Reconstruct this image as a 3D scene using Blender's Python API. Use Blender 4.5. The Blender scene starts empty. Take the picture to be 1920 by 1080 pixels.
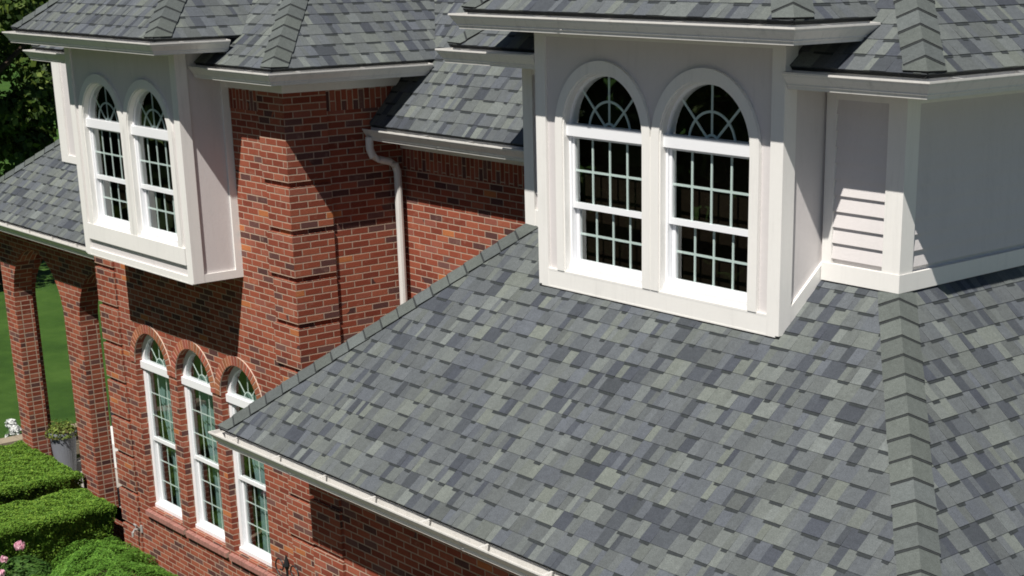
import bpy, math, random
from mathutils import Vector, Matrix
R=math.radians
sc=bpy.context.scene
G=7.7                                  # camera height above the lawn: all heights below are given relative to the camera
# ---------------------------------------------------------------- camera
cam_d=bpy.data.cameras.new('camera'); cam=bpy.data.objects.new('camera',cam_d); sc.collection.objects.link(cam)
cam_d.sensor_width=36; cam_d.lens=2973/1920*36; cam_d.shift_x=(960-1145)/1920; cam_d.shift_y=(866-540)/1920
cam_d.clip_start=.1; cam_d.clip_end=2000
yaw,pit,rol=R(41.92),R(17.96),R(-.43)
f=Vector((-math.cos(yaw)*math.cos(pit),math.sin(yaw)*math.cos(pit),-math.sin(pit)))
r0=f.cross(Vector((0,0,1))).normalized(); u0=r0.cross(f)
r=math.cos(rol)*r0+math.sin(rol)*u0; u=r.cross(f)
cam.matrix_world=Matrix(((r.x,u.x,-f.x,0),(r.y,u.y,-f.y,0),(r.z,u.z,-f.z,G),(0,0,0,1)))
sc.camera=cam
# ---------------------------------------------------------------- sky and sun
SUN=Vector((.485,-1,1.62)).normalized()
el=math.asin(SUN.z); az=math.atan2(SUN.x,SUN.y)
w=bpy.data.worlds.new('World'); sc.world=w; w.use_nodes=True
nt=w.node_tree; bg=nt.nodes['Background']; sky=nt.nodes.new('ShaderNodeTexSky'); sky.sky_type='NISHITA'
sky.sun_disc=False; sky.sun_elevation=el; sky.sun_rotation=az; sky.air_density=.6; sky.dust_density=.1
nt.links.new(sky.outputs[0],bg.inputs[0]); bg.inputs[1].default_value=.05
sl=bpy.data.lights.new('sun','SUN'); sl.energy=5; sl.angle=R(.5); sl.color=(1,.955,.89)
so=bpy.data.objects.new('sun',sl); sc.collection.objects.link(so); so.location=(5,-20,40)
so.rotation_euler=(-SUN).to_track_quat('-Z','Y').to_euler()
sc.view_settings.view_transform='Standard'; sc.view_settings.look='None'; sc.view_settings.gamma=1
sc.cycles.filter_width=1.8; sc.view_settings.use_curve_mapping=False; sc.view_settings.exposure=.27
# ---------------------------------------------------------------- materials
class N:
    def __init__(s,name):
        s.m=bpy.data.materials.new(name); s.m.use_nodes=True; s.t=s.m.node_tree
        s.b=s.t.nodes['Principled BSDF']
    def n(s,ty,**k):
        x=s.t.nodes.new(ty)
        for a,b in k.items(): setattr(x,a,b)
        return x
    def l(s,a,b): s.t.links.new(a,b)
    def set(s,sock,v):
        if hasattr(v,'is_linked') or hasattr(v,'links'): s.l(v,sock)
        else: sock.default_value=v
    def math(s,op,a,b=None,c=None,clamp=False):
        x=s.n('ShaderNodeMath',operation=op); x.use_clamp=clamp
        s.set(x.inputs[0],a)
        if b is not None: s.set(x.inputs[1],b)
        if c is not None: s.set(x.inputs[2],c)
        return x.outputs[0]
    def mix(s,f_,a,b,bt='MIX'):
        x=s.n('ShaderNodeMix',data_type='RGBA',blend_type=bt)
        s.set(x.inputs[0],f_)
        for i,v in ((6,a),(7,b)):
            s.set(x.inputs[i],v if not isinstance(v,tuple) else (*v,1)[:4])
        return x.outputs[2]
    def noise(s,scale,detail=3,vec=None,rough=.6,dim='3D'):
        x=s.n('ShaderNodeTexNoise'); x.noise_dimensions=dim; x.inputs['Scale'].default_value=scale; x.inputs['Detail'].default_value=detail; x.inputs['Roughness'].default_value=rough
        if vec is not None: s.l(vec,x.inputs['Vector'])
        return x.outputs[0]
    def ramp(s,fac,stops,interp='LINEAR'):
        x=s.n('ShaderNodeValToRGB'); x.color_ramp.interpolation=interp
        e=x.color_ramp.elements
        while len(e)<len(stops): e.new(.5)
        for i,(p,c) in enumerate(stops):
            e[i].position=p; e[i].color=(*c,1) if len(c)==3 else c
        s.l(fac,x.inputs[0]); return x.outputs[0]
    def pos(s): return s.n('ShaderNodeNewGeometry').outputs['Position']
    def bump(s,h,strength=.3,dist=.01):
        x=s.n('ShaderNodeBump'); x.inputs['Strength'].default_value=strength; x.inputs['Distance'].default_value=dist
        s.l(h,x.inputs['Height']); s.l(x.outputs[0],s.b.inputs['Normal'])
def paint(name,col,rough=.5,var=.06,scale=3,bump=.0,spec=.4,streak=0):
    k=N(name); p=k.pos()
    n=k.noise(scale,4,p); n2=k.noise(scale*14,3,p)
    f_=k.math('MULTIPLY_ADD',n,var*2,1-var); f2=k.math('MULTIPLY_ADD',n2,var,1-var/2); ff=k.math('MULTIPLY',f_,f2)
    if streak:
        mp=k.n('ShaderNodeMapping'); mp.inputs['Scale'].default_value=(9,9,.9); k.l(p,mp.inputs['Vector']); s1=k.noise(1.6,4,mp.outputs[0],.75)
        s2=k.noise(1.1,3,p); g_=k.math('MULTIPLY',k.math('MULTIPLY',k.math('SUBTRACT',s1,.52,clamp=True),s2),streak*7)
        ff=k.math('MULTIPLY',ff,k.math('SUBTRACT',1.,g_,clamp=True))
    x=k.n('ShaderNodeVectorMath',operation='SCALE'); x.inputs[0].default_value=col; k.l(ff,x.inputs['Scale'])
    k.l(x.outputs[0],k.b.inputs['Base Color']); k.b.inputs['Roughness'].default_value=rough; k.b.inputs['Specular IOR Level'].default_value=spec
    if bump: k.bump(n2,bump,.004)
    return k.m
def brick_mat(name,L=.2032,H=.0677,off=.5,m=.0108):
    k=N(name); uv=k.n('ShaderNodeUVMap'); uv.uv_map='UVMap'
    wob=k.n('ShaderNodeTexNoise'); wob.inputs['Scale'].default_value=22; wob.inputs['Detail'].default_value=2
    k.l(uv.outputs[0],wob.inputs['Vector'])
    wv=k.n('ShaderNodeVectorMath',operation='MULTIPLY_ADD'); k.l(wob.outputs['Color'],wv.inputs[0]); wv.inputs[1].default_value=(.007,.005,0); k.l(uv.outputs[0],wv.inputs[2])
    s=k.n('ShaderNodeSeparateXYZ'); k.l(wv.outputs[0],s.inputs[0])
    v=k.math('DIVIDE',s.outputs[1],H); row=k.math('FLOOR',v); fv=k.math('FRACT',v)
    sh=k.math('MULTIPLY',k.math('FLOORED_MODULO',row,2.),off)
    uu=k.math('ADD',k.math('DIVIDE',s.outputs[0],L),sh); col=k.math('FLOOR',uu); fu=k.math('FRACT',uu)
    du=k.math('MULTIPLY',k.math('MINIMUM',fu,k.math('SUBTRACT',1.,fu)),L)
    dv=k.math('MULTIPLY',k.math('MINIMUM',fv,k.math('SUBTRACT',1.,fv)),H)
    d=k.math('MINIMUM',du,dv)
    mask=k.math('DIVIDE',k.math('SUBTRACT',d,m/2-.0015),.003,clamp=True)
    cb=k.n('ShaderNodeCombineXYZ'); k.l(col,cb.inputs[0]); k.l(row,cb.inputs[1])
    wn=k.n('ShaderNodeTexWhiteNoise'); wn.noise_dimensions='2D'; k.l(cb.outputs[0],wn.inputs['Vector'])
    sp=k.n('ShaderNodeSeparateXYZ'); k.l(wn.outputs['Color'],sp.inputs[0])
    base=k.ramp(sp.outputs[0],[(0,(.175,.042,.026)),(.3,(.24,.060,.034)),(.6,(.295,.078,.043)),(.85,(.36,.112,.062)),(1,(.27,.095,.070))])
    dark=k.ramp(sp.outputs[2],[(0,(.04,.030,.032)),(.5,(.08,.048,.046)),(1,(.15,.085,.075))])
    big=k.noise(1.3,2,uv.outputs[0])
    thr=k.math('MULTIPLY_ADD',big,.40,-.055)
    isd=k.math('LESS_THAN',sp.outputs[1],thr)
    c1=k.mix(isd,base,dark)
    iso=k.math('GREATER_THAN',sp.outputs[1],.988); c1=k.mix(iso,c1,(.48,.17,.06))
    n=k.noise(60,4,uv.outputs[0]); c1=k.mix(k.math('MULTIPLY',n,.55),c1,(.16,.035,.02)) 
    sm=k.noise(9,4,uv.outputs[0]); eff=k.math('MULTIPLY',k.math('SUBTRACT',sm,.58,clamp=True),1.2)
    c1=k.mix(eff,c1,(.52,.36,.27))
    wash=k.noise(.9,4,uv.outputs[0],.7); wv_=k.n('ShaderNodeVectorMath',operation='SCALE'); k.l(c1,wv_.inputs[0]); k.l(k.math('MULTIPLY_ADD',wash,.7,.66),wv_.inputs['Scale']); c1=wv_.outputs[0]
    mo=k.mix(k.noise(40,3,uv.outputs[0]),(.30,.215,.16),(.56,.42,.32))
    k.l(k.mix(mask,mo,c1),k.b.inputs['Base Color']); k.b.inputs['Roughness'].default_value=.9; k.b.inputs['Specular IOR Level'].default_value=.2
    h=k.math('ADD',mask,k.math('MULTIPLY',n,.35)); k.bump(h,.8,.006)
    return k.m
def shingle_mat():
    k=N('shingle'); a=k.n('ShaderNodeAttribute'); a.attribute_name='Col'; p=k.pos()
    n=k.noise(120,4,p,.85); n2=k.noise(2.2,3,p); n3=k.noise(420,2,p,.8); n4=k.noise(26,3,p,.7)
    f_=k.math('MULTIPLY_ADD',n,1.5,.25); f2=k.math('MULTIPLY_ADD',n2,.30,.85); f3=k.math('MULTIPLY',k.math('MULTIPLY_ADD',n3,1.2,.4),k.math('MULTIPLY_ADD',n4,.5,.75))
    ff=k.math('MULTIPLY',k.math('MULTIPLY',f_,f2),f3)
    x=k.n('ShaderNodeVectorMath',operation='SCALE'); k.l(a.outputs['Color'],x.inputs[0]); k.l(ff,x.inputs['Scale'])
    k.l(x.outputs[0],k.b.inputs['Base Color']); k.b.inputs['Roughness'].default_value=.95; k.b.inputs['Specular IOR Level'].default_value=.15
    k.bump(n,.6,.003); return k.m
def glass_mat():
    k=N('window_glass'); t=k.t; out=t.nodes['Material Output']; t.nodes.remove(k.b)
    tr=k.n('ShaderNodeBsdfTransparent'); tr.inputs[0].default_value=(.90,.94,.93,1)
    gl=k.n('ShaderNodeBsdfGlossy'); gl.inputs['Roughness'].default_value=.015; gl.inputs[0].default_value=(.9,.95,.95,1)
    p=k.pos(); nz=k.noise(1.7,2,p); b=k.n('ShaderNodeBump'); b.inputs['Strength'].default_value=.15; b.inputs['Distance'].default_value=.02; k.l(nz,b.inputs['Height']); k.l(b.outputs[0],gl.inputs['Normal'])
    ge=k.n('ShaderNodeNewGeometry'); dt=k.n('ShaderNodeVectorMath',operation='DOT_PRODUCT'); k.l(ge.outputs['Incoming'],dt.inputs[0]); k.l(ge.outputs['Normal'],dt.inputs[1])
    c=k.math('SUBTRACT',1.,k.math('ABSOLUTE',dt.outputs['Value']),clamp=True); fr=k.math('MULTIPLY_ADD',k.math('POWER',c,4.6),.82,.165)
    mx=k.n('ShaderNodeMixShader'); k.l(fr,mx.inputs[0]); k.l(tr.outputs[0],mx.inputs[1]); k.l(gl.outputs[0],mx.inputs[2]); k.l(mx.outputs[0],out.inputs[0])
    return k.m
def leaf_mat(name,c1,c2,c3,trans=.25,scale=3):
    k=N(name); a=k.n('ShaderNodeAttribute'); a.attribute_name='Col'
    sp=k.n('ShaderNodeSeparateXYZ'); k.l(a.outputs['Vector'],sp.inputs[0])
    c=k.ramp(sp.outputs[0],[(0,c1),(.55,c2),(1,c3)])
    n=k.noise(scale,3,k.pos()); c=k.mix(k.math('MULTIPLY_ADD',n,.9,-.2,clamp=True),c,c2)
    k.l(c,k.b.inputs['Base Color']); k.b.inputs['Roughness'].default_value=.6; k.b.inputs['Specular IOR Level'].default_value=.25
    out=k.t.nodes['Material Output']; tl=k.n('ShaderNodeBsdfTranslucent'); k.l(k.mix(.5,c,c3),tl.inputs[0])
    mx=k.n('ShaderNodeMixShader'); mx.inputs[0].default_value=trans; k.l(k.b.outputs[0],mx.inputs[1]); k.l(tl.outputs[0],mx.inputs[2]); k.l(mx.outputs[0],out.inputs[0])
    return k.m
M=dict(
 trim=paint('white_trim',(.78,.767,.735),.5,.045,2,.05,streak=.10),
 vinyl=paint('white_vinyl',(.80,.81,.83),.35,.015,2),
 siding=paint('pale_siding',(.63,.60,.592),.65,.05,2.5,.3,streak=.08),
 gutter=paint('gutter_aluminium',(.67,.655,.62),.38,.05,4,streak=.22),
 soffit=paint('soffit',(.5,.47,.40),.7,.04),
 muntin=paint('muntin',(.72,.80,.77),.45,.05),
 brick=brick_mat('brick'),
 pier=brick_mat('brick_stack',L=.137,off=0.0,m=.012),
 sill=brick_mat('brick_sill',L=.3,H=.075,off=0,m=.010),
 under=paint('roof_underlay',(.03,.033,.035),.9),
 shingle=shingle_mat(), glass=glass_mat(),
 dark=paint('unlit_room_liner',(.014,.010,.007),1.0,.5,1.5,spec=0),
 room=paint('room_wall',(.16,.12,.09),.9,.2,1.5),
 curtain=paint('curtain',(.17,.26,.25),.9,.1,5),
 iron=paint('wrought_iron',(.015,.015,.016),.5,.1),
 steel=paint('galvanised_steel',(.35,.34,.33),.4,.15,20),
 pot=paint('grey_pot',(.19,.20,.225),.6,.1,5,.1),
 white=paint('white_bench_paint',(.75,.75,.73),.5,.03),
 blackcloth=paint('black_cushion',(.02,.02,.025),.8),
 stone=paint('wall_stone',(.30,.25,.18),.9,.25,6,.4),
 mulch=paint('mulch',(.045,.028,.018),.95,.4,15,.8),
 bark=paint('bark',(.07,.05,.035),.95,.3,6,.6),
 concrete=paint('porch_concrete',(.33,.31,.28),.85,.1,3,.2),
 leafA=leaf_mat('hedge_leaf',(.045,.10,.012),(.10,.205,.022),(.22,.34,.045),.07),
 leafB=leaf_mat('yew_leaf',(.055,.13,.016),(.095,.23,.028),(.19,.36,.05),.15),
 leafT=leaf_mat('tree_leaf',(.014,.030,.006),(.042,.080,.013),(.17,.23,.04),.25,.7),
 leafP=leaf_mat('peony_leaf',(.02,.06,.012),(.05,.12,.02),(.12,.22,.05)),
 petal=leaf_mat('peony_petal',(.62,.25,.38),(.8,.45,.55),(.9,.7,.75),.3),
 petalw=leaf_mat('white_petal',(.55,.57,.55),(.7,.72,.7),(.85,.85,.85),.2),
 leafM=leaf_mat('planter_leaf',(.10,.02,.02),(.10,.16,.03),(.28,.34,.07)),
)
# ---------------------------------------------------------------- mesh helpers
class MB:
    def __init__(s): s.v=[]; s.f=[]; s.c=[]; s.swap=[]; s.hascol=False; s.cur=(1,1,1); s.sw=False; s.pc=[]; s.k=0
    def face(s,pts):
        i=len(s.v); s.v+= [tuple(p) for p in pts]; s.f.append(tuple(range(i,i+len(pts)))); s.c.append(s.cur); s.swap.append(s.sw); s.pc.append(s.k)
    def box(s,x0,x1,y0,y1,z0,z1,skip=''):
        s.k+=1
        if x0>x1:x0,x1=x1,x0
        if y0>y1:y0,y1=y1,y0
        if z0>z1:z0,z1=z1,z0
        P=lambda a,b,c:(a,b,c)
        F={'f':[(x0,y0,z0),(x1,y0,z0),(x1,y0,z1),(x0,y0,z1)],'b':[(x1,y1,z0),(x0,y1,z0),(x0,y1,z1),(x1,y1,z1)],
           'l':[(x0,y1,z0),(x0,y0,z0),(x0,y0,z1),(x0,y1,z1)],'r':[(x1,y0,z0),(x1,y1,z0),(x1,y1,z1),(x1,y0,z1)],
           't':[(x0,y0,z1),(x1,y0,z1),(x1,y1,z1),(x0,y1,z1)],'d':[(x0,y1,z0),(x1,y1,z0),(x1,y0,z0),(x0,y0,z0)]}
        for k,q in F.items():
            if k not in skip: s.face(q)
        return s
    def prism(s,poly,ax,a0,a1):
        s.k+=1
        # poly: (p,q) outline; extruded along axis ax ('x': p=y,q=z; 'y': p=x,q=z; 'z': p=x,q=y)
        mk={'x':lambda p,a:(a,p[0],p[1]),'y':lambda p,a:(p[0],a,p[1]),'z':lambda p,a:(p[0],p[1],a)}[ax]
        A=[mk(p,a0) for p in poly]; B=[mk(p,a1) for p in poly]
        s.face(A[::-1]); s.face(B)
        for i in range(len(poly)):
            j=(i+1)%len(poly); s.face([A[i],A[j],B[j],B[i]])
        return s
    def tube(s,path,rad,n=8,sx=1,cap=True):
        rings=[]
        for i,p in enumerate(path):
            p=Vector(p); a=Vector(path[max(i-1,0)]); b=Vector(path[min(i+1,len(path)-1)]); d=(b-a).normalized()
            up=Vector((0,1,0)) if abs(d.y)<.9 else Vector((1,0,0)); e=d.cross(up).normalized(); g=e.cross(d)
            rr=rad[i] if isinstance(rad,(list,tuple)) else rad
            rings.append([p+e*rr*sx*math.cos(t)+g*rr*math.sin(t) for t in [2*math.pi*k/n for k in range(n)]])
        for a,b in zip(rings,rings[1:]):
            for k in range(n): s.face([a[k],a[(k+1)%n],b[(k+1)%n],b[k]])
        if cap: s.face(rings[0][::-1]); s.face(rings[-1])
        return s
def origin(p): return Vector(p['o']) if p is not None and 'o' in p.keys() else Vector((0,0,0))
def obj(name,mb,mat,parent=None,label=None,smooth=False,bevel=0,weld=False):
    o_=Vector((0,0,0)); q=parent
    while q is not None:
        o_+=Vector(q.location); q=q.parent
    me=bpy.data.meshes.new(name)
    me.from_pydata([(x-o_.x,y-o_.y,z+G-o_.z) for x,y,z in mb.v],[],mb.f)
    uvl=me.uv_layers.new(name='UVMap'); ud=[0.0]*(2*len(me.loops))
    if mb.hascol:
        ca=me.color_attributes.new('Col','FLOAT_COLOR','CORNER'); cd=[1.0]*(4*len(me.loops))
    li=0
    for fi,fc in enumerate(mb.f):
        a=Vector(mb.v[fc[0]]); n=Vector((0,0,0))
        for i in range(1,len(fc)-1): n+=(Vector(mb.v[fc[i]])-a).cross(Vector(mb.v[fc[i+1]])-a)
        ax=max(range(3),key=lambda i:abs(n[i]))
        for vi in fc:
            x,y,z=mb.v[vi]; p=(y,z) if ax==0 else ((x,z) if ax==1 else (x,y))
            if mb.swap[fi]: p=(p[1],p[0])
            ud[2*li],ud[2*li+1]=p
            if mb.hascol: cd[4*li:4*li+3]=mb.c[fi]
            li+=1
    uvl.data.foreach_set('uv',ud)
    if mb.hascol: ca.data.foreach_set('color',cd)
    me.materials.append(mat)
    ob=bpy.data.objects.new(name,me); sc.collection.objects.link(ob)
    if parent is not None: ob.parent=parent
    if label: ob['label']=label
    if smooth:
        me.polygons.foreach_set('use_smooth',[True]*len(me.polygons))
    if bevel:
        import bmesh
        bm=bmesh.new(); bm.from_mesh(me); bmesh.ops.remove_doubles(bm,verts=bm.verts,dist=1e-5); bm.to_mesh(me); bm.free()
        b=ob.modifiers.new('bevel','BEVEL'); b.width=bevel; b.segments=2; b.limit_method='ANGLE'; b.harden_normals=False
    return ob
def split(name,mb,mat,parent,**k):
    out=[]
    for p in sorted(set(mb.pc)):
        q=MB(); q.hascol=mb.hascol
        for f_,c_,w_,pc in zip(mb.f,mb.c,mb.swap,mb.pc):
            if pc==p:
                q.cur=c_; q.sw=w_; q.face([mb.v[i] for i in f_])
        out.append(obj(name,q,mat,parent,**k))
    return out
def thing(name,label,cat,loc,group=None):
    o=bpy.data.objects.new(name,None); sc.collection.objects.link(o); o.location=(loc[0],loc[1],loc[2]+G); o.empty_display_size=.3
    o['label']=label; o['category']=cat
    if group: o['group']=group
    return o
def tag(o,label,cat,group=None):
    o['label']=label; o['category']=cat
    if group:o['group']=group
    return o
def struct(name,mb,mat):
    o=obj(name,mb,mat); o['kind']='structure'; return o
# ---------------------------------------------------------------- the house
H=thing('brick_house','red brick house with grey shingle roofs, white trimmed bay and dormer, and brick arcade','house',(-12,9,-G))
# ---- walls with arched openings, facing -Y
def arched_wall(mb,x0,x1,z0,z1,y,ops,depth=.12,seg=20,ythick=None):
    """ops: (cx,R,zb,zs) opening with centre cx, radius R, bottom zb, spring zs"""
    ops=sorted(ops); X=x0
    def sheet(poly,yy,flip=False):
        q=[(p[0],yy,p[1]) for p in poly]; mb.face(q[::-1] if flip else q)
    planes=[(y,False)]+([(ythick,True)] if ythick else [])
    for yy,fl in planes:
        X=x0
        for cx,Rr,zb,zs in ops:
            if cx-Rr-X>1e-4: sheet([(X,z0),(cx-Rr,z0),(cx-Rr,z1),(X,z1)],yy,fl)
            if zb>z0+1e-4: sheet([(cx-Rr,z0),(cx+Rr,z0),(cx+Rr,zb),(cx-Rr,zb)],yy,fl)
            pr=(cx-Rr,zs)
            for i in range(1,seg+1):
                t=math.pi-math.pi*i/seg; p=(cx+Rr*math.cos(t),zs+Rr*math.sin(t))
                sheet([pr,p,(p[0],z1),(pr[0],z1)],yy,fl); pr=p
            X=cx+Rr
        if x1-X>1e-4: sheet([(X,z0),(x1,z0),(x1,z1),(X,z1)],yy,fl)
    yb=ythick if ythick else y+depth
    for cx,Rr,zb,zs in ops:
        mb.face([(cx-Rr,y,zb),(cx-Rr,y,zs),(cx-Rr,yb,zs),(cx-Rr,yb,zb)][::-1])
        mb.face([(cx+Rr,y,zb),(cx+Rr,y,zs),(cx+Rr,yb,zs),(cx+Rr,yb,zb)])
        if zb>z0: mb.face([(cx-Rr,y,zb),(cx+Rr,y,zb),(cx+Rr,yb,zb),(cx-Rr,yb,zb)])
        pr=(cx-Rr,zs)
        for i in range(1,seg+1):
            t=math.pi-math.pi*i/seg; p=(cx+Rr*math.cos(t),zs+Rr*math.sin(t))
            mb.face([(pr[0],y,pr[1]),(pr[0],yb,pr[1]),(p[0],yb,p[1]),(p[0],y,p[1])]); pr=p
def arch_band(mb,cx,Ri,Ro,zs,zb,y0,y1,seg=28,legs=True,bottom=0):
    """flat arch ring with straight legs, front at y0, back at y1"""
    t=[math.pi-math.pi*i/seg for i in range(seg+1)]
    I=[(cx+Ri*math.cos(a),zs+Ri*math.sin(a)) for a in t]; O=[(cx+Ro*math.cos(a),zs+Ro*math.sin(a)) for a in t]
    if legs: I=[(cx-Ri,zb)]+I+[(cx+Ri,zb)]; O=[(cx-Ro,zb)]+O+[(cx+Ro,zb)]
    for i in range(len(I)-1):
        mb.face([(I[i][0],y0,I[i][1]),(I[i+1][0],y0,I[i+1][1]),(O[i+1][0],y0,O[i+1][1]),(O[i][0],y0,O[i][1])])
        mb.face([(O[i][0],y0,O[i][1]),(O[i+1][0],y0,O[i+1][1]),(O[i+1][0],y1,O[i+1][1]),(O[i][0],y1,O[i][1])])
        mb.face([(I[i+1][0],y0,I[i+1][1]),(I[i][0],y0,I[i][1]),(I[i][0],y1,I[i][1]),(I[i+1][0],y1,I[i+1][1])])
    for a,b in((I[0],O[0]),(I[-1],O[-1])):
        mb.face([(a[0],y0,a[1]),(b[0],y0,b[1]),(b[0],y1,b[1]),(a[0],y1,a[1])])
def half_disc(cx,Rr,zs,zb,y,seg=28):
    t=[math.pi-math.pi*i/seg for i in range(seg+1)]
    return [(cx-Rr,y,zb)]+[(cx+Rr*math.cos(a),y,zs+Rr*math.sin(a)) for a in t]+[(cx+Rr,y,zb)]

# ---- shingles
PAL=[((.136,.150,.140),.16),((.101,.111,.114),.34),((.094,.104,.114),.21),((.060,.067,.078),.17),((.115,.127,.124),.12)]
def pick(rnd):
    a=rnd.random(); 
    for c,wt in PAL:
        if a<wt: break
        a-=wt
    j=rnd.uniform(.88,1.12); return (c[0]*j,c[1]*j,c[2]*j*rnd.uniform(.96,1.05))
def clip(poly,pl):
    # clip 2D poly by convex ccw polygon pl
    out=poly
    for i in range(len(pl)):
        a=pl[i]; b=pl[(i+1)%len(pl)]; ex,ey=b[0]-a[0],b[1]-a[1]; inp=out; out=[]
        if not inp: return []
        s=lambda p: ex*(p[1]-a[1])-ey*(p[0]-a[0])
        for j in range(len(inp)):
            p=inp[j]; q=inp[(j+1)%len(inp)]; sp,sq=s(p),s(q)
            if sp>=-1e-9: out.append(p)
            if (sp>1e-9 and sq<-1e-9) or (sp<-1e-9 and sq>1e-9):
                t=sp/(sp-sq); out.append((p[0]+t*(q[0]-p[0]),p[1]+t*(q[1]-p[1])))
    return out
EXP=.143
def shingles(name,P3,uh,seed,roofmat='under',umin=None,umax=None,vmax=None):
    """P3: convex roof polygon, first edge = eave; uh: unit vector along the eave (outward face to the right hand up)"""
    rnd=random.Random(seed); O=Vector(P3[0]); U=Vector(uh).normalized()
    n=Vector((0,0,0))
    for i in range(1,len(P3)-1): n+=(Vector(P3[i])-O).cross(Vector(P3[i+1])-O)
    n.normalize()
    if n.z<0: n=-n
    V=n.cross(U); 
    if V.z<0: V=-V
    pl=[((Vector(p)-O).dot(U),(Vector(p)-O).dot(V)) for p in P3]
    ar=sum(pl[i][0]*pl[(i+1)%len(pl)][1]-pl[(i+1)%len(pl)][0]*pl[i][1] for i in range(len(pl)))
    if ar<0: pl=pl[::-1]
    us=[p[0] for p in pl]; vs=[p[1] for p in pl]; u0,u1,v0,v1=min(us),max(us),min(vs),max(vs)
    W=lambda a,b,h: O+U*a+V*b+n*h
    deck=MB(); deck.cur=(.03,.033,.035); deck.hascol=True; 
    sh=MB(); sh.hascol=True
    sh.cur=(.03,.033,.035); sh.face([W(a,b,0) for a,b in pl]); 
    bp=[W(a,b,-.03) for a,b in pl]; tp=[W(a,b,0) for a,b in pl]; sh.face(bp[::-1])
    for i in range(len(pl)):
        j=(i+1)%len(pl); sh.face([bp[i],bp[j],tp[j],tp[i]])
    def slab(a0,a1,b,e,h0,h1,col,z0=0.0):
        q=clip([(a0,b),(a1,b),(a1,b+e),(a0,b+e)],pl)
        if len(q)<3: return
        H_=lambda bb: h1+(h0-h1)*(1-(bb-b)/e)
        sh.cur=col; T=[W(x,y,H_(y)) for x,y in q]; sh.face(T)
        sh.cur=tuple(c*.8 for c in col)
        for i in range(len(q)):
            j=(i+1)%len(q); A,B=q[i],q[j]
            if abs(A[1]-(b+e))<1e-6 and abs(B[1]-(b+e))<1e-6: continue
            sh.face([W(A[0],A[1],z0),W(B[0],B[1],z0),T[j],T[i]])
    b=v0; first=True
    while b<v1-1e-4:
        x=u0-rnd.uniform(0,.3); cells=[]; tab=rnd.random()<.5
        while x<u1:
            wd=rnd.choice([.06,.08,.10,.12,.15,.18]) if tab else rnd.choice([.07,.10,.13,.17,.22])
            cells.append((x,x+wd,tab)); x+=wd; tab=not tab
        for a0,a1,tb in cells:
            if a1<u0: continue
            # colour blends change inside a cell as well
            q=a0
            while q<a1-1e-6:
                ww=rnd.choice([.05,.07,.10,.13,.17,.24]); e_=min(a1,q+ww)
                if a1-e_<.035: e_=a1
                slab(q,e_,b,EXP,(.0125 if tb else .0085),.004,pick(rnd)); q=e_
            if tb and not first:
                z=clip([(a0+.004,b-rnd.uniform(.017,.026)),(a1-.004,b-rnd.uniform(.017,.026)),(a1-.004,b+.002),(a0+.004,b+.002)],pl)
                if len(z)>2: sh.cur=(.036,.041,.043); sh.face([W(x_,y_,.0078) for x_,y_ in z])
        b+=EXP; first=False
    return sh,dict(O=O,U=U,V=V,n=n,pl=pl)
def shingles_with_bands(P3,uh,seed,**kw):
    return shingles('roof',P3,uh,seed,**kw)
def cap_run(mb,A,B,nl,nr,seed,wd=.14,step=.178,lift=.013,start=0):
    """overlapping hip caps from the low end A to the high end B. nl,nr: the two face normals"""
    rnd=random.Random(seed); A=Vector(A);B=Vector(B); d=(B-A); L=d.length; d.normalize()
    nl=Vector(nl).normalized(); nr=Vector(nr).normalized()
    el_=nl.cross(d).normalized(); er=d.cross(nr).normalized()
    mid=(nl+nr).normalized()
    s_=start
    while s_<L:
        t=min(s_+step+.02,L+.05); base=rnd.uniform(.86,1.12); c=(.108*base,.121*base,.116*base*rnd.uniform(.96,1.04))
        h0=lift+.012; h1=lift+.002; wl=wd+rnd.uniform(-.004,.004)
        jt=rnd.uniform(-.006,.006); P=lambda q,side,h: A+d*(q+jt*side)+(el_*wl+nl*h if side<0 else (er*wl+nr*h if side>0 else mid*(h*1.05+.004)))
        mb.cur=c
        ql_,qr_=max(s_,-el_.z*wl/d.z+.006),max(s_,-er.z*wl/d.z+.006)
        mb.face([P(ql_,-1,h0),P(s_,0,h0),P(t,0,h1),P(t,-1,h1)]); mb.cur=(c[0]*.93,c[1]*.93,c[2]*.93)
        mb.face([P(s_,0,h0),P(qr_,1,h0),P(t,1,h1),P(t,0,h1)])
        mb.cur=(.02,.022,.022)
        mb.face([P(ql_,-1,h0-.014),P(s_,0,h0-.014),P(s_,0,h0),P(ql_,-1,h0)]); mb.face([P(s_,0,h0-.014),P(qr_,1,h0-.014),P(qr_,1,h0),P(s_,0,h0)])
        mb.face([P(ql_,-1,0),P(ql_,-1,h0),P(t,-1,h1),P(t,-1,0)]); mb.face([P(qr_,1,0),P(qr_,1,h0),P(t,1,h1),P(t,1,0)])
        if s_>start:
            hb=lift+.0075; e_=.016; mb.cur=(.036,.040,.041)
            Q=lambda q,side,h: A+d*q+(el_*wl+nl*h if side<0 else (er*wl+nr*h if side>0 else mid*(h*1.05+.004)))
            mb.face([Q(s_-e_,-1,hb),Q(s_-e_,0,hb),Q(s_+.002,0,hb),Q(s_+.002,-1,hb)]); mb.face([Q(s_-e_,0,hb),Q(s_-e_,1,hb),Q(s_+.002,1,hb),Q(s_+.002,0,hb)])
        s_+=step
def nrm(P3):
    O=Vector(P3[0]); n=Vector((0,0,0))
    for i in range(1,len(P3)-1): n+=(Vector(P3[i])-O).cross(Vector(P3[i+1])-O)
    n.normalize(); return n if n.z>0 else -n
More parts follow.
